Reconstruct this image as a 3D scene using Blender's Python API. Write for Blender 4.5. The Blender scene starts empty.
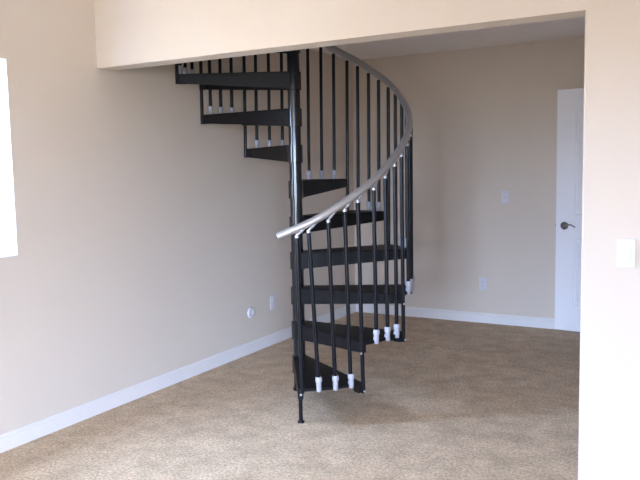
import bpy, bmesh, math
from mathutils import Vector, Matrix
from math import radians as R_, sin, cos, pi

S = bpy.context.scene
COL = S.collection

# ------------------------------------------------------------------ dimensions (metres)
CAM = Vector((3.1753, 0.0, 1.3929)); FPX = 721.1; YAW, PITCH, ROLL = -0.5142, -0.0953, -0.0187
Y_BACK = 6.312          # far wall
Y_DIV, T_DIV = 3.055, 0.133   # wall with the wide opening
X_OPEN, Z_OPEN = 2.666, 2.004
Z_CEIL = 2.442; Z_UP = 5.0
X_RIGHT = 9.0; Y_REAR = -5.0
X_DOORWALL = 2.745
WIN = (1.98, 2.452, 0.988, 1.985)        # y0 y1 z0 z1 in the left wall
GLASS_DOOR = (2.45, 4.25, 0.03, 2.05)       # x0 x1 z0 z1 in the rear wall
FILL_GLASS = (6.2, 8.6, 0.03, 2.05)        # second rear glass door, unseen, added to light the left wall
AX, AY = 0.826, 3.865                      # stair axis
RT = 0.712; RISE = 0.2226; PHI0 = R_(-58.7 - 1.0)
HOLE = (0.0, 1.68, Y_DIV + T_DIV, 4.74)

# ------------------------------------------------------------------ materials
def nt(name):
    m = bpy.data.materials.new(name); m.use_nodes = True
    t = m.node_tree
    return m, t, t.nodes['Principled BSDF']

def mat(name, col, rough=0.5, metal=0.0, var=0.04, scale=30.0, bump=0.0, bscale=None, spec=0.5):
    m, t, b = nt(name)
    n = t.nodes.new('ShaderNodeTexNoise'); n.inputs['Scale'].default_value = scale; n.inputs['Detail'].default_value = 4
    tc = t.nodes.new('ShaderNodeTexCoord'); t.links.new(tc.outputs['Object'], n.inputs['Vector'])
    r = t.nodes.new('ShaderNodeValToRGB')
    r.color_ramp.elements[0].position = 0.3; r.color_ramp.elements[1].position = 0.7
    r.color_ramp.elements[0].color = tuple(c * (1 - var) for c in col) + (1,)
    r.color_ramp.elements[1].color = tuple(min(1, c * (1 + var)) for c in col) + (1,)
    t.links.new(n.outputs['Fac'], r.inputs['Fac']); t.links.new(r.outputs['Color'], b.inputs['Base Color'])
    b.inputs['Roughness'].default_value = rough; b.inputs['Metallic'].default_value = metal
    b.inputs['Specular IOR Level'].default_value = spec
    if bump:
        n2 = t.nodes.new('ShaderNodeTexNoise'); n2.inputs['Scale'].default_value = bscale or 200; n2.inputs['Detail'].default_value = 3
        t.links.new(tc.outputs['Object'], n2.inputs['Vector'])
        bp = t.nodes.new('ShaderNodeBump'); bp.inputs['Strength'].default_value = bump; bp.inputs['Distance'].default_value = 0.002
        t.links.new(n2.outputs['Fac'], bp.inputs['Height']); t.links.new(bp.outputs['Normal'], b.inputs['Normal'])
    return m

M_WALL = mat('beige_wall_paint', (0.612, 0.531, 0.449), 0.7, var=0.01, scale=3, bump=0.12, bscale=260, spec=0.25)
M_CEIL = mat('ceiling_paint', (0.86, 0.81, 0.78), 0.85, var=0.01, scale=3, bump=0.15, bscale=150, spec=0.2)
M_TRIM = mat('white_trim_paint', (0.70, 0.665, 0.65), 0.4, var=0.01, scale=8)
M_DOOR = mat('white_door_paint', (0.84, 0.82, 0.84), 0.45, var=0.01, scale=8)
M_VINYL = mat('white_vinyl', (0.85, 0.86, 0.88), 0.35, var=0.01)
M_BLACK = mat('black_enamel', (0.007, 0.0065, 0.009), 0.28, var=0.1, scale=60, spec=0.2)
M_POLE = mat('black_gloss_enamel', (0.006, 0.006, 0.008), 0.16, var=0.05, scale=40, spec=0.6)
M_TREAD = mat('black_tread_paint', (0.010, 0.0085, 0.009), 0.45, var=0.15, scale=40, bump=0.05, bscale=300, spec=0.13)
M_RAIL = mat('silver_grey_rail', (0.47, 0.445, 0.44), 0.36, metal=0.65, var=0.04, scale=12)
M_CHROME = mat('bright_steel', (0.55, 0.55, 0.57), 0.35, metal=0.6, var=0.03)
M_PLASTIC = mat('white_grey_plastic', (0.38, 0.37, 0.41), 0.4, var=0.03)
M_PLATE = mat('white_plate_plastic', (0.61, 0.585, 0.61), 0.35, var=0.01)
M_NICKEL = mat('brushed_nickel', (0.30, 0.27, 0.26), 0.3, metal=1.0, var=0.05)
M_DARK = mat('dark_slot', (0.05, 0.05, 0.05), 0.6, var=0.05)

def carpet():
    m, t, b = nt('beige_plush_carpet')
    tc = t.nodes.new('ShaderNodeTexCoord')
    def noise(sc, det, rough=0.5, dist=0.0):
        n = t.nodes.new('ShaderNodeTexNoise'); n.inputs['Scale'].default_value = sc; n.inputs['Detail'].default_value = det
        n.inputs['Roughness'].default_value = rough; n.inputs['Distortion'].default_value = dist
        t.links.new(tc.outputs['Object'], n.inputs['Vector']); return n
    big = noise(6.5, 6, 0.7, 0.2); fine = noise(70, 6, 0.85)
    r1 = t.nodes.new('ShaderNodeValToRGB')
    r1.color_ramp.elements[0].position = 0.36; r1.color_ramp.elements[1].position = 0.64
    r1.color_ramp.elements[0].color = (0.62, 0.465, 0.31, 1); r1.color_ramp.elements[1].color = (0.88, 0.69, 0.485, 1)
    t.links.new(big.outputs['Fac'], r1.inputs['Fac'])
    r2 = t.nodes.new('ShaderNodeValToRGB')
    r2.color_ramp.elements[0].position = 0.40; r2.color_ramp.elements[1].position = 0.60
    r2.color_ramp.elements[0].color = (0.46, 0.43, 0.39, 1); r2.color_ramp.elements[1].color = (1.0, 1.0, 1.0, 1)
    t.links.new(fine.outputs['Fac'], r2.inputs['Fac'])
    mx = t.nodes.new('ShaderNodeMix'); mx.data_type = 'RGBA'; mx.blend_type = 'MULTIPLY'; mx.inputs['Factor'].default_value = 1
    t.links.new(r1.outputs['Color'], mx.inputs['A']); t.links.new(r2.outputs['Color'], mx.inputs['B'])
    t.links.new(mx.outputs['Result'], b.inputs['Base Color'])
    b.inputs['Roughness'].default_value = 1.0; b.inputs['Specular IOR Level'].default_value = 0.05
    b.inputs['Sheen Weight'].default_value = 0.15; b.inputs['Sheen Roughness'].default_value = 0.6
    bp = t.nodes.new('ShaderNodeBump'); bp.inputs['Strength'].default_value = 0.55; bp.inputs['Distance'].default_value = 0.012
    t.links.new(fine.outputs['Fac'], bp.inputs['Height'])
    t.links.new(bp.outputs['Normal'], b.inputs['Normal'])
    return m
M_CARPET = carpet()

def pane_mat():
    m = bpy.data.materials.new('window_glass'); m.use_nodes = True; t = m.node_tree
    out = t.nodes['Material Output']; t.nodes.remove(t.nodes['Principled BSDF'])
    tr = t.nodes.new('ShaderNodeBsdfTransparent'); tr.inputs['Color'].default_value = (0.95, 0.97, 0.97, 1)
    gl = t.nodes.new('ShaderNodeBsdfGlossy'); gl.inputs['Roughness'].default_value = 0.02
    fr = t.nodes.new('ShaderNodeFresnel'); 
    ge = t.nodes.new('ShaderNodeNewGeometry'); mi = t.nodes.new('ShaderNodeMapRange')   # same reflectance from both sides of the thin pane
    mi.inputs['To Min'].default_value = 1.45; mi.inputs['To Max'].default_value = 1 / 1.45
    t.links.new(ge.outputs['Backfacing'], mi.inputs['Value']); t.links.new(mi.outputs['Result'], fr.inputs['IOR'])
    mx = t.nodes.new('ShaderNodeMixShader')
    t.links.new(fr.outputs['Fac'], mx.inputs['Fac']); t.links.new(tr.outputs['BSDF'], mx.inputs[1]); t.links.new(gl.outputs['BSDF'], mx.inputs[2])
    t.links.new(mx.outputs['Shader'], out.inputs['Surface']); return m
M_GLASS = pane_mat()

# ------------------------------------------------------------------ mesh helpers
def box(bm, lo, hi):
    v = [bm.verts.new((x, y, z)) for x in (lo[0], hi[0]) for y in (lo[1], hi[1]) for z in (lo[2], hi[2])]
    for f in ((0, 1, 3, 2), (4, 6, 7, 5), (0, 4, 5, 1), (2, 3, 7, 6), (0, 2, 6, 4), (1, 5, 7, 3)):
        bm.faces.new([v[i] for i in f])
    return v

def prism(bm, pts, z0, z1):
    """pts: list of 2D (x,y), z0/z1 constants or lists."""
    n = len(pts)
    a = [bm.verts.new((p[0], p[1], z0 if not isinstance(z0, (list, tuple)) else z0[i])) for i, p in enumerate(pts)]
    b = [bm.verts.new((p[0], p[1], z1 if not isinstance(z1, (list, tuple)) else z1[i])) for i, p in enumerate(pts)]
    bm.faces.new(a[::-1]); bm.faces.new(b)
    for i in range(n):
        bm.faces.new((a[i], a[(i + 1) % n], b[(i + 1) % n], b[i]))

def tube(bm, pts, rad, seg=10, cap=True):
    pts = [Vector(p) for p in pts]; rads = rad if isinstance(rad, (list, tuple)) else [rad] * len(pts)
    rings = []; up = None
    for i, p in enumerate(pts):
        d = (pts[min(i + 1, len(pts) - 1)] - pts[max(i - 1, 0)]).normalized()
        if up is None:
            up = Vector((0, 0, 1)) if abs(d.z) < 0.9 else Vector((1, 0, 0))
        s = d.cross(up).normalized(); up = s.cross(d).normalized()
        rings.append([bm.verts.new(p + rads[i] * (cos(2 * pi * k / seg) * s + sin(2 * pi * k / seg) * up)) for k in range(seg)])
    for a, b in zip(rings, rings[1:]):
        for k in range(seg):
            bm.faces.new((a[k], a[(k + 1) % seg], b[(k + 1) % seg], b[k]))
    if cap:
        bm.faces.new(rings[0][::-1]); bm.faces.new(rings[-1])

def lathe(bm, prof, c=(0, 0, 0), axis=(0, 0, 1), seg=20):
    """prof: (radius, height) along axis from c; closed at the ends."""
    a = Vector(axis).normalized(); s = a.orthogonal().normalized(); u = a.cross(s); c = Vector(c)
    rings = [[bm.verts.new(c + a * h + r * (cos(2 * pi * k / seg) * s + sin(2 * pi * k / seg) * u)) for k in range(seg)] for r, h in prof]
    for p, q in zip(rings, rings[1:]):
        for k in range(seg):
            bm.faces.new((p[k], p[(k + 1) % seg], q[(k + 1) % seg], q[k]))
    bm.faces.new(rings[0][::-1]); bm.faces.new(rings[-1])

def obj(name, bm, m, parent=None, smooth=False, bevel=0.0, seg=2):
    bmesh.ops.remove_doubles(bm, verts=bm.verts, dist=1e-6)
    bmesh.ops.recalc_face_normals(bm, faces=bm.faces)
    me = bpy.data.meshes.new(name); bm.to_mesh(me); bm.free(); me.materials.append(m)
    if smooth:
        me.polygons.foreach_set('use_smooth', [True] * len(me.polygons))
        try: me.set_sharp_from_angle(angle=R_(40))
        except Exception: pass
    o = bpy.data.objects.new(name, me); COL.objects.link(o)
    if parent:
        o.parent = parent
        o.matrix_parent_inverse = parent_world(parent).inverted()
    if bevel:
        b = o.modifiers.new('soft_edges', 'BEVEL'); b.width = bevel; b.segments = seg; b.limit_method = 'ANGLE'; b.angle_limit = R_(40)
    return o

def parent_world(o):
    w = Matrix.Translation(o.location) if o.parent is None else Matrix.Identity(4)
    return w if o.parent is None else (parent_world(o.parent) @ o.matrix_parent_inverse @ Matrix.Translation(o.location))

def empty(name, loc):
    o = bpy.data.objects.new(name, None); o.empty_display_size = 0.1; o.location = loc; COL.objects.link(o); return o

def tag(o, label, cat, kind=None, group=None):
    o['label'] = label; o['category'] = cat
    if kind: o['kind'] = kind
    if group: o['group'] = group
    return o

def B(*boxes):
    bm = bmesh.new()
    for lo, hi in boxes: box(bm, lo, hi)
    return bm

# ------------------------------------------------------------------ room shell
W = 0.15
YD1 = Y_DIV + T_DIV
tag(obj('floor', B(((-W, Y_REAR - W, -0.1), (X_RIGHT + W, Y_BACK + W, 0.0))), M_CARPET),
    'beige plush carpet covering the whole floor', 'carpet', 'structure')

# left wall with the window opening
y0, y1, z0, z1 = WIN
tag(obj('wall_left', B(((-W, Y_REAR - W, 0), (0, y0, Z_UP)), ((-W, y1, 0), (0, Y_BACK + W, Z_UP)),
                       ((-W, y0, 0), (0, y1, z0)), ((-W, y0, z1), (0, y1, Z_UP))), M_WALL),
    'long beige wall on the left running behind the staircase', 'wall', 'structure')
tag(obj('wall_back', B(((0, Y_BACK, 0), (X_RIGHT + W, Y_BACK + W, Z_CEIL))), M_WALL),
    'beige far wall behind the staircase and open door', 'wall', 'structure')

# dividing wall: header over a wide opening and the wall on its right, corners rounded
bm = bmesh.new(); rr = 0.012
plan = [(X_OPEN + rr - rr * cos(i * pi / 12), Y_DIV + rr - rr * sin(i * pi / 12)) for i in range(7)] + [(X_RIGHT, Y_DIV), (X_RIGHT, YD1)] + \
       [(X_OPEN + rr - rr * sin(i * pi / 12), YD1 - rr + rr * cos(i * pi / 12)) for i in range(7)]
prism(bm, plan, 0, Z_OPEN)
box(bm, (0, Y_DIV, Z_OPEN), (X_RIGHT, YD1, Z_UP))
tag(obj('wall_divider', bm, M_WALL, smooth=True),
    'pale beige wall in front with a wide opening under its header', 'wall', 'structure')

# rear wall behind the photographer, with a sliding glass door
gx0, gx1, gz0, gz1 = GLASS_DOOR
fx0, fx1 = FILL_GLASS[:2]
tag(obj('wall_rear', B(((0, Y_REAR - W, 0), (gx0, Y_REAR, Z_CEIL)), ((gx1, Y_REAR - W, 0), (fx0, Y_REAR, Z_CEIL)), ((fx1, Y_REAR - W, 0), (X_RIGHT + W, Y_REAR, Z_CEIL)),
                       ((gx0, Y_REAR - W, gz1), (gx1, Y_REAR, Z_CEIL)), ((gx0, Y_REAR - W, 0), (gx1, Y_REAR, gz0)),
                       ((fx0, Y_REAR - W, gz1), (fx1, Y_REAR, Z_CEIL)), ((fx0, Y_REAR - W, 0), (fx1, Y_REAR, gz0))), M_WALL),
    'beige wall behind the viewer around the sliding glass door', 'wall', 'structure')
tag(obj('wall_right', B(((X_RIGHT, Y_REAR, 0), (X_RIGHT + W, Y_BACK, Z_CEIL))), M_WALL),
    'beige outer wall on the far right', 'wall', 'structure')
dy0, dy1, dz = 5.33, 6.16, 2.04
tag(obj('wall_doorway', B(((X_DOORWALL, YD1, 0), (X_DOORWALL + 0.12, dy0, Z_CEIL)), ((X_DOORWALL, dy1, 0), (X_DOORWALL + 0.12, Y_BACK, Z_CEIL)),
                          ((X_DOORWALL, dy0, dz), (X_DOORWALL + 0.12, dy1, Z_CEIL))), M_WALL),
    'beige side wall with the doorway of the open white door', 'wall', 'structure')
tag(obj('wall_light_blocker', B(((3.55, 0.35, 0), (3.68, Y_DIV, Z_CEIL))), M_WALL),
    'added beige partition out of view, blocking daylight from the right', 'wall', 'structure')  # unseen partition, added to keep daylight off the wall beside the opening
hx0, hx1, hy0, hy1 = HOLE
tag(obj('ceiling', B(((0, Y_REAR, Z_CEIL), (X_RIGHT, Y_DIV, Z_CEIL + 0.22)), ((hx1, YD1, Z_CEIL), (X_RIGHT, Y_BACK, Z_CEIL + 0.22)),
                     ((0, hy1, Z_CEIL), (hx1, Y_BACK, Z_CEIL + 0.22))), M_CEIL),
    'plain pale ceiling with a square stairwell hole', 'ceiling', 'structure')
tag(obj('wall_stairwell', B(((hx1, YD1, Z_CEIL + 0.22), (hx1 + 0.1, hy1 + 0.1, Z_UP)), ((0, hy1, Z_CEIL + 0.22), (hx1, hy1 + 0.1, Z_UP))), M_WALL),
    'beige walls of the stairwell above the ceiling', 'wall', 'structure')
tag(obj('ceiling_stairwell', B(((0, YD1, Z_UP), (hx1 + 0.1, hy1 + 0.1, Z_UP + 0.1))), M_CEIL),
    'pale ceiling above the stairwell', 'ceiling', 'structure')

# baseboards: moulded profile swept along each wall
def baseboard(name, a, b, nrm, label):
    """from a to b (xy), nrm = direction into the room"""
    prof = [(0, 0), (0.009, 0), (0.009, 0.066), (0.0065, 0.071), (0.0085, 0.076), (0.006, 0.083), (0.004, 0.09), (0, 0.09)]
    bm = bmesh.new(); rings = []
    for p in (a, b):
        rings.append([bm.verts.new((p[0] + nrm[0] * d, p[1] + nrm[1] * d, h)) for d, h in prof])
    n = len(prof)
    for i in range(n):
        bm.faces.new((rings[0][i], rings[0][(i + 1) % n], rings[1][(i + 1) % n], rings[1][i]))
    bm.faces.new(rings[0]); bm.faces.new(rings[1][::-1])
    return tag(obj(name, bm, M_TRIM), label, 'baseboard', 'structure')
baseboard('baseboard_left', (0, Y_REAR), (0, Y_BACK), (1, 0), 'white moulded baseboard along the long left wall')
baseboard('baseboard_back', (0, Y_BACK), (X_DOORWALL, Y_BACK), (0, -1), 'white moulded baseboard along the far wall')
baseboard('baseboard_divider', (X_OPEN + 0.013, Y_DIV), (X_RIGHT, Y_DIV), (0, -1), 'white baseboard under the light switch on the front wall')
baseboard('baseboard_right', (X_DOORWALL, YD1), (X_DOORWALL, dy0 - 0.06), (-1, 0), 'white baseboard beside the doorway on the side wall')

# left window: white frame, sill, meeting rail, glass
win = empty('window_1', (-0.10, y0, z0)); tag(win, 'bright white window at the left edge of the long wall', 'window', 'structure')
fw = 0.045
obj('window_frame', B(((-0.13, y0, z0), (-0.075, y0 + fw, z1)), ((-0.13, y1 - fw, z0), (-0.075, y1, z1)),
                      ((-0.129, y0 + fw, z0 + 0.001), (-0.076, y1 - fw, z0 + fw)), ((-0.129, y0 + fw, z1 - fw), (-0.076, y1 - fw, z1 - 0.001))), M_VINYL, win, bevel=0.004)
obj('window_sill', B(((-0.075, y0, z0 - 0.001), (0.003, y1, z0 + 0.008))), M_VINYL, win, bevel=0.003)
obj('window_jamb', B(((-0.075, y1 - 0.006, z0 + 0.008), (0.001, y1, z1)), ((-0.075, y0, z0 + 0.008), (0.001, y0 + 0.006, z1)), ((-0.075, y0 + 0.006, z1 - 0.006), (0.001, y1 - 0.006, z1))), M_VINYL, win)
obj('pane', B(((-0.108, y0 + fw, z0 + fw), (-0.104, y1 - fw, z1 - fw))), M_GLASS, win)

def glass_door(name, label, xa, xb):
    r = empty(name, ((xa + xb) / 2, Y_REAR - 0.07, gz0)); tag(r, label, 'window', 'structure')
    xm = (xa + xb) / 2; Y0, Y1 = Y_REAR - 0.12, Y_REAR - 0.03
    obj('window_frame', B(((xa, Y0, gz0), (xa + 0.06, Y1, gz1)), ((xb - 0.06, Y0, gz0), (xb, Y1, gz1)),
                          ((xa + 0.06, Y0 + 0.001, gz1 - 0.06), (xb - 0.06, Y1 - 0.001, gz1 - 0.001)), ((xa + 0.06, Y0 + 0.001, gz0 + 0.001), (xb - 0.06, Y1 - 0.001, gz0 + 0.05)),
                          ((xm - 0.04, Y0 + 0.01, gz0 + 0.05), (xm + 0.04, Y1 - 0.01, gz1 - 0.06))), M_VINYL, r, bevel=0.004)
    for a, b in ((xa + 0.06, xm - 0.04), (xm + 0.04, xb - 0.06)):
        obj('pane', B(((a, Y_REAR - 0.078, gz0 + 0.05), (b, Y_REAR - 0.074, gz1 - 0.06))), M_GLASS, r)
glass_door('window_2', 'white framed sliding glass door behind the viewer', gx0, gx1)
glass_door('fill_window', 'added white framed glass door out of view, bringing daylight to the left wall', fx0, fx1)  # added opening for extra daylight, never in view

# ------------------------------------------------------------------ open door
def door():
    wd, th, ht = 0.80, 0.035, 2.012
    # local: hinge at origin, leaf along -x, front face at y=0 (towards the room), back at +th
    def panel(bm, xa, xb, za, zb):
        # recessed moulding ring then raised field, on the front face
        rects = [(0, 0.0), (0.012, 0.009), (0.022, 0.009), (0.05, 0.002)]
        loops = []
        for ins, dep in rects:
            loops.append([bm.verts.new((x, dep, z)) for x, z in ((xa + ins, za + ins), (xb - ins, za + ins), (xb - ins, zb - ins), (xa + ins, zb - ins))])
        for p, q in zip(loops, loops[1:]):
            for i in range(4): bm.faces.new((p[i], p[(i + 1) % 4], q[(i + 1) % 4], q[i]))
        bm.faces.new(loops[-1])
    bm = bmesh.new()
    xs = [-wd, -wd + 0.150, -0.150, 0.0]; zs = [0.0, 0.218, 0.782, 0.978, 1.866, ht]
    for i in range(3):
        for j in range(5):
            if i == 1 and j in (1, 3):
                panel(bm, xs[1], xs[2], zs[j], zs[j + 1])
            else:
                bm.faces.new([bm.verts.new((x, 0, z)) for x, z in ((xs[i], zs[j]), (xs[i + 1], zs[j]), (xs[i + 1], zs[j + 1]), (xs[i], zs[j + 1]))])
    for q in ([(-wd, 0, 0), (-wd, 0, ht), (-wd, th, ht), (-wd, th, 0)], [(0, 0, 0), (0, 0, ht), (0, th, ht), (0, th, 0)],
              [(-wd, th, 0), (0, th, 0), (0, th, ht), (-wd, th, ht)], [(-wd, 0, 0), (0, 0, 0), (0, th, 0), (-wd, th, 0)],
              [(-wd, 0, ht), (0, 0, ht), (0, th, ht), (-wd, th, ht)]):
        bm.faces.new([bm.verts.new(v) for v in q])
    d = obj('door_1', bm, M_DOOR)
    # lever handle
    kx, kz = -wd + 0.072, 0.888
    h = bmesh.new()
    lathe(h, [(0.033, 0), (0.033, 0.004), (0.028, 0.009), (0.014, 0.012), (0.011, 0.03), (0.011, 0.045)], (kx, 0, kz), (0, -1, 0), 24)
    pts = []; rad = []
    for i in range(13):
        t = i / 12
        pts.append((kx + 0.105 * t - 0.004, -0.045 + 0.004 * t, kz + 0.010 * sin(t * pi * 1.6 - 0.9) * (0.4 + t) + 0.003)); rad.append(0.0095 - 0.004 * t)
    tube(h, pts, rad, 10)
    hd = obj('handle', h, M_NICKEL, d, smooth=True); hd['label'] = 'brushed nickel lever handle with round rose'
    l = B(((-wd - 0.010, 0.010, kz - 0.008), (-wd, 0.024, kz + 0.008)), ((-wd - 0.0015, 0.005, kz - 0.028), (-wd, 0.030, kz + 0.028)))
    lo = obj('latch', l, M_NICKEL, d); lo['label'] = 'small metal latch bolt on the door edge'
    for z in (0.2, 1.0, 1.8):
        hb = bmesh.new(); lathe(hb, [(0.006, 0), (0.006, 0.09)], (0.006, -0.004, z), (0, 0, 1), 10)
        obj('hinge', hb, M_NICKEL, d, smooth=True)
    # place: free edge front at (1.93, 6.255), leaf leaning out towards the hinge
    fx, fy = 1.929, 6.252; ang = R_(-7.5)
    d.rotation_euler = (0, 0, ang)
    d.location = (fx + wd * cos(ang), fy + wd * sin(ang), 0.012)
    tag(d, 'white two panel door standing open against the far wall', 'door', 'structure')
door()
tag(obj('trim_1', B(((X_DOORWALL - 0.014, dy0 - 0.06, 0), (X_DOORWALL, dy0, dz + 0.06)),
                    ((X_DOORWALL - 0.014, dy0 - 0.06, dz), (X_DOORWALL, dy1, dz + 0.06))), M_TRIM, bevel=0.004),
    'white casing around the doorway on the side wall', 'door casing', 'structure')

# ------------------------------------------------------------------ wall plates
def plate(name, label, cat, loc, nrm, kind):
    """local frame: plate in the XZ plane, facing -Y; then turned so that it faces nrm"""
    rz = math.atan2(nrm[1], nrm[0]) + pi / 2
    root = obj(name, B(((-0.035, -0.006, -0.0575), (0.035, 0.0, 0.0575))), M_PLATE, bevel=0.003, seg=3)
    if kind == 'outlet':
        for s in (-1, 1):
            b = bmesh.new(); lathe(b, [(0.0165, 0), (0.0165, 0.0075), (0.0155, 0.0085)], (0, 0, s * 0.0195), (0, -1, 0), 20)
            r = obj('receptacle', b, M_PLATE, root)
            obj('slots', B(((-0.0075, -0.0092, s * 0.0195 - 0.001), (-0.0055, -0.0084, s * 0.0195 + 0.008)), ((0.0055, -0.0092, s * 0.0195 - 0.001), (0.0075, -0.0084, s * 0.0195 + 0.007)),
                           ((-0.002, -0.0092, s * 0.0195 - 0.011), (0.002, -0.0084, s * 0.0195 - 0.007))), M_DARK, r)
    elif kind == 'toggle':
        obj('toggle_slot', B(((-0.006, -0.0068, -0.0125), (0.006, -0.006, 0.0125))), M_PLATE, root)
        b = bmesh.new(); prism(b, [(-0.004, -0.006), (0.004, -0.006), (0.004, -0.017), (-0.004, -0.017)], [-0.006, -0.006, 0.003, 0.003], [0.004, 0.004, 0.009, 0.009])
        obj('toggle', b, M_PLATE, root)
    else:
        obj('rocker_frame', B(((-0.0175, -0.008, -0.0345), (0.0175, -0.006, 0.0345))), M_PLATE, root, bevel=0.001)
        b = bmesh.new(); prof = [(-0.008, -0.032), (-0.013, -0.031), (-0.0085, 0.0), (-0.0105, 0.031), (-0.008, 0.032)]
        a = [b.verts.new((-0.0155, y, z)) for y, z in prof]; c = [b.verts.new((0.0155, y, z)) for y, z in prof]
        b.faces.new(a); b.faces.new(c[::-1])
        for i in range(5): b.faces.new((a[i], a[(i + 1) % 5], c[(i + 1) % 5], c[i]))
        obj('rocker', b, M_VINYL, root)
    for z in ((-0.042, 0.042) if kind != 'outlet' else (0.0,)):
        sc = bmesh.new(); lathe(sc, [(0.003, 0.0), (0.003, 0.0066)], (0, 0, z), (0, -1, 0), 10)
        obj('screw', sc, M_PLATE, root)
    root.location = loc; root.rotation_euler = (0, 0, rz)
    return tag(root, label, cat, group='power outlets low on the walls' if kind == 'outlet' else None)

plate('wall_outlet', 'white power outlet low on the left wall beside the stair pole', 'outlet', (0, 4.821, 0.346), (1, 0), 'outlet')
plate('wall_outlet', 'white power outlet low on the far wall right of the staircase', 'outlet', (1.287, Y_BACK, 0.358), (0, -1), 'outlet')
plate('light_switch', 'white toggle light switch on the far wall near the door', 'light switch', (1.481, Y_BACK, 1.136), (0, -1), 'toggle')
plate('light_switch', 'white rocker light switch on the front wall beside the opening', 'light switch', (2.836, Y_DIV, 1.048), (0, -1), 'rocker')
bm = bmesh.new()
lathe(bm, [(0.042, 0), (0.042, 0.006), (0.038, 0.011), (0.020, 0.013), (0.018, 0.010), (0.001, 0.010)], (0, 0, 0), (1, 0, 0), 28)
cp = obj('wall_cover_plate', bm, M_PLATE, smooth=True)
cp_label = ('round white cover plate low on the left wall beside an outlet', 'cover plate')
bm = bmesh.new(); lathe(bm, [(0.004, 0.010), (0.004, 0.0125)], (0, 0, 0), (1, 0, 0), 10); obj('screw', bm, M_PLATE, cp)
cp.location = (0, 4.51, 0.316); tag(cp, *cp_label)

# ------------------------------------------------------------------ spiral staircase
stair = empty('spiral_staircase', (AX, AY, 0))
tag(stair, 'black metal spiral staircase with silver handrail climbing through the opening', 'staircase')
N = 11
def pol(phi, r, z):   # phi in degrees from the first tread's front edge
    a = PHI0 + R_(phi); return Vector((AX + r * cos(a), AY + r * sin(a), z))

# handrail height over angle
RZ = [(-7.4, 1.050), (10, 1.140), (28, 1.264), (39, 1.344), (52, 1.452), (65, 1.552), (80, 1.662), (90, 1.740), (100, 1.820), (116, 1.952),
      (129, 2.047), (143, 2.152), (156, 2.240), (186, 2.458), (330, 3.527)]
def rail_z(phi):
    if phi <= RZ[0][0]: return RZ[0][1] + (phi - RZ[0][0]) * 0.0051
    n = len(RZ)
    for i in range(n - 1):
        (a, za), (b, zb) = RZ[i], RZ[i + 1]
        if phi <= b:
            ma = (RZ[i + 1][1] - RZ[i - 1][1]) / (RZ[i + 1][0] - RZ[i - 1][0]) if i > 0 else (zb - za) / (b - a)
            mb = (RZ[i + 2][1] - RZ[i][1]) / (RZ[i + 2][0] - RZ[i][0]) if i + 2 < n else (zb - za) / (b - a)
            h = b - a; t = (phi - a) / h
            return (2*t**3 - 3*t**2 + 1) * za + (t**3 - 2*t**2 + t) * h * ma + (-2*t**3 + 3*t**2) * zb + (t**3 - t**2) * h * mb
    return RZ[-1][1] + (phi - b) * RISE / 30
R_RAIL = 0.706; R_BAL = RT + 0.003

# centre pole, stacked sleeves come with the treads
bm = bmesh.new(); lathe(bm, [(0.0385, 0.0), (0.0385, 3.7)], (AX, AY, 0), seg=32)
obj('pole', bm, M_POLE, stair, smooth=True)
bm = bmesh.new(); lathe(bm, [(0.046, 0.0), (0.046, 0.010), (0.044, 0.013), (0.040, 0.014), (0.040, 0.03)], (AX, AY, 0), seg=32)
obj('base_plate', bm, M_BLACK, stair, smooth=True)
bm = bmesh.new(); lathe(bm, [(0.042, 3.7), (0.042, 3.715), (0.03, 3.735), (0.008, 3.742)], (AX, AY, 0), seg=32)
obj('pole_cap', bm, M_BLACK, stair, smooth=True)

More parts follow.
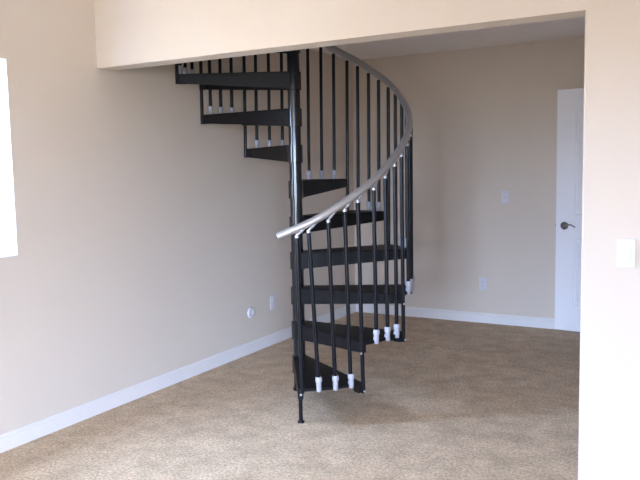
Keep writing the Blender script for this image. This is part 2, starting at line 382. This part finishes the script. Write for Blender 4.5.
RH = 0.047
def make_tread(n):
    a0 = 30.0 * (n - 1); zt = RISE * n
    bm = bmesh.new()
    # hub sleeve round the pole
    # top plate
    F0 = pol(a0 - 62, RH * 0.97, 0); B0 = pol(a0 + 92, RH * 0.97, 0)
    arc = [pol(a0 + 30 * k / 10, RT, 0) for k in range(11)]
    inner = [pol(a0 + 92 - 154 * k / 8, RH * 0.97, 0) for k in range(1, 8)]
    pts = [F0] + arc + [B0] + inner
    prism(bm, [(p.x, p.y) for p in pts], zt - 0.010, zt)
    # downturned lip along the outer arc
    lip_o = [pol(a0 + 30 * k / 10, RT, 0) for k in range(11)]; lip_i = [pol(a0 + 30 * k / 10, RT - 0.005, 0) for k in range(10, -1, -1)]
    prism(bm, [(p.x, p.y) for p in lip_o + lip_i], zt - 0.018, zt - 0.004)
    # deep flanges under the front and back edges, tapering outwards
    for P, Q, side in ((F0, arc[0], 1), (B0, arc[-1], -1)):
        d = (Q - P).normalized(); nrm = Vector((-d.y, d.x, 0)) * side * 0.006
        q = [(P.x, P.y), (Q.x, Q.y), (Q.x + nrm.x, Q.y + nrm.y), (P.x + nrm.x, P.y + nrm.y)]
        prism(bm, q, [zt - 0.106, zt - 0.058, zt - 0.058, zt - 0.106], [zt - 0.0005] * 4)
    # closed bracket blocks at both outer corners
    for ph in (a0 + 1.1, a0 + 28.9):
        c = [pol(ph - 1.2, RT - 0.05, 0), pol(ph - 1.2, RT, 0), pol(ph + 1.2, RT, 0), pol(ph + 1.2, RT - 0.05, 0)]
        prism(bm, [(p.x, p.y) for p in c], zt - 0.06, zt - 0.004)
    t = obj('tread', bm, M_TREAD, stair, smooth=False, bevel=0.0015, seg=1)
    hb = bmesh.new(); lathe(hb, [(0.0395, -0.112), (RH, -0.110), (RH, -0.001), (0.0395, 0.0)], (AX, AY, zt), seg=32)
    obj('hub', hb, M_POLE, t, smooth=True)
    # white sockets that hold the three balusters on the outer edge
    for j in (1, 2, 3):
        ph = a0 + 7.5 * j + (1.6 if n == 1 else 0.7)
        b = bmesh.new(); c = pol(ph, R_BAL, zt)
        lathe(b, [(0.0125, -0.020), (0.0140, -0.018), (0.0145, 0.032), (0.0185, 0.034), (0.0185, 0.058), (0.0165, 0.061), (0.0120, 0.061)], c, seg=16)
        i = pol(ph, RT - 0.012, zt); rad = (c - i).normalized(); tan = Vector((-rad.y, rad.x, 0)) * 0.011
        prism(b, [((i - tan).x, (i - tan).y), ((c - tan).x, (c - tan).y), ((c + tan).x, (c + tan).y), ((i + tan).x, (i + tan).y)], zt + 0.0005, zt + 0.018)
        s = obj('baluster_socket', b, M_PLASTIC, t, smooth=True); s['label'] = 'pale grey plastic baluster socket'
    # steel bolts on the corner brackets
    for ph, dz in ((a0 + (1.2 if n == 1 else -1.2), 0.030 if n == 1 else 0.056), (a0 + 30.3, 0.050)):
        b = bmesh.new(); p = pol(ph, RT + 0.0135, zt - dz); ax = (pol(ph, RT + 0.03, zt - dz) - p)
        lathe(b, [(0.0065, 0), (0.0065, 0.003), (0.005, 0.006), (0.002, 0.0075)], p, ax, 12)
        s = obj('bolt', b, M_CHROME, t, smooth=True); s['label'] = 'small bright bolt head'
    return t
for n in range(1, N + 1): make_tread(n)

def baluster(ph_b, ph_t, zb, rad=0.0113):
    zt = rail_z(ph_t) - (0.046 - 0.012 * min(1, max(0, (ph_t - 40) / 40)))
    p, q = pol(ph_b, R_BAL, zb), pol(ph_t, R_BAL, zt)
    bm = bmesh.new()
    tube(bm, [p, q], rad, 12)
    b = obj('baluster', bm, M_BLACK, stair, smooth=True)
    k = bmesh.new()
    d = (q - p).normalized()
    lathe(k, [(0.0118, -0.003), (0.0118, 0.009), (0.008, 0.013)], q, d, 12)
    e1 = pol(ph_t + 0.7, R_BAL - 0.001, zt + 0.019); e2 = pol(ph_t + 1.7, R_BAL - 0.004, rail_z(ph_t + 1.7) - 0.027); e3 = pol(ph_t + 3.0, R_RAIL, rail_z(ph_t + 3.0) - 0.016)
    tube(k, [q + d * 0.010, e1, e2, e3], [0.0065, 0.0065, 0.007, 0.009], 10)
    s = obj('rail_bracket', k, M_CHROME, b, smooth=True); s['label'] = 'bright curved bracket under the handrail'
    return b
baluster(1.9, 1.0, RISE - 0.024)
# short floor leg under the front corner of the lowest tread
bm = bmesh.new(); p = pol(1.0, 0.615, 0)
tube(bm, [(p.x, p.y, 0.012), (p.x, p.y, RISE - 0.008)], 0.0115, 12)
lathe(bm, [(0.019, 0), (0.019, 0.007), (0.0125, 0.015)], (p.x, p.y, 0), seg=16)
obj('leg', bm, M_BLACK, stair, smooth=True)
for n in range(1, N + 1):
    a0 = 30.0 * (n - 1)
    for j in (1, 2, 3):
        pb, pt = a0 + 7.5 * j + 0.7, a0 + 7.5 * j
        if n == 1 and j == 1: pb, pt = 9.2, 6.0
        if n == 1 and j == 2: pb, pt = 16.6, 14.6
        if n == 1 and j == 3: pb, pt = 23.9, 22.2
        baluster(pb, pt, RISE * n - 0.016)
    baluster(a0 + 30.3, a0 + 29.3 - (0.6 if n == 1 else 0), RISE * n - 0.062)

# handrail
bm = bmesh.new()
pts = [pol(-7.4 + (338 + 7.4) * i / 230, R_RAIL, rail_z(-7.4 + (338 + 7.4) * i / 230)) for i in range(231)]
tube(bm, pts, 0.0205, 16)
r = obj('handrail', bm, M_RAIL, stair, smooth=True, bevel=0.003); r['label'] = 'silver grey tubular handrail'

# ------------------------------------------------------------------ daylight
w = bpy.data.worlds.new('World'); S.world = w; w.use_nodes = True; t = w.node_tree
bg = t.nodes['Background']
tc = t.nodes.new('ShaderNodeTexCoord'); sp = t.nodes.new('ShaderNodeSeparateXYZ'); t.links.new(tc.outputs['Generated'], sp.inputs[0])
mr = t.nodes.new('ShaderNodeMapRange'); mr.inputs['From Min'].default_value = -1; mr.inputs['From Max'].default_value = 1
t.links.new(sp.outputs['Z'], mr.inputs['Value'])
cr = t.nodes.new('ShaderNodeValToRGB'); t.links.new(mr.outputs['Result'], cr.inputs['Fac'])
e = cr.color_ramp.elements
e[0].position = 0.0; e[0].color = (0.16, 0.165, 0.165, 1); e[1].position = 1.0; e[1].color = (0.60, 0.86, 1.42, 1)
a = e.new(0.485); a.color = (0.24, 0.245, 0.24, 1); a = e.new(0.515); a.color = (0.81, 1.06, 1.60, 1)
t.links.new(cr.outputs['Color'], bg.inputs['Color']); bg.inputs['Strength'].default_value = 12.0

def portal(name, loc, rot, sx, sy):
    l = bpy.data.lights.new(name, 'AREA'); l.shape = 'RECTANGLE'; l.size = sx; l.size_y = sy
    o = bpy.data.objects.new(name, l); COL.objects.link(o); o.location = loc; o.rotation_euler = rot
    l.cycles.is_portal = True
portal('window_daylight', (-W - 0.01, (y0 + y1) / 2, (z0 + z1) / 2), (0, -pi / 2, 0), z1 - z0, y1 - y0)
for a, b in ((gx0, gx1), (fx0, fx1)):
    portal('glass_door_daylight', ((a + b) / 2, Y_REAR - W - 0.01, (gz0 + gz1) / 2), (pi / 2, 0, 0), b - a, gz1 - gz0)

# ------------------------------------------------------------------ camera
fwd = Vector((sin(YAW) * cos(PITCH), cos(YAW) * cos(PITCH), sin(PITCH)))
rt = Vector((cos(YAW), -sin(YAW), 0)); up = rt.cross(fwd)
r2 = rt * cos(ROLL) + up * sin(ROLL); u2 = -rt * sin(ROLL) + up * cos(ROLL)
cd = bpy.data.cameras.new('camera'); cd.sensor_width = 36; cd.lens = FPX / 640 * 36; cd.clip_start = 0.05
co = bpy.data.objects.new('camera', cd); COL.objects.link(co)
m3 = Matrix((r2, u2, -fwd)).transposed(); co.matrix_world = Matrix.Translation(CAM) @ m3.to_4x4()
S.camera = co
S.view_settings.view_transform = 'Standard'; S.view_settings.look = 'None'; S.view_settings.gamma = 1; S.view_settings.use_curve_mapping = False
S.view_settings.exposure = 2.84
S.cycles.max_bounces = 12; S.cycles.diffuse_bounces = 8; S.cycles.sample_clamp_indirect = 6
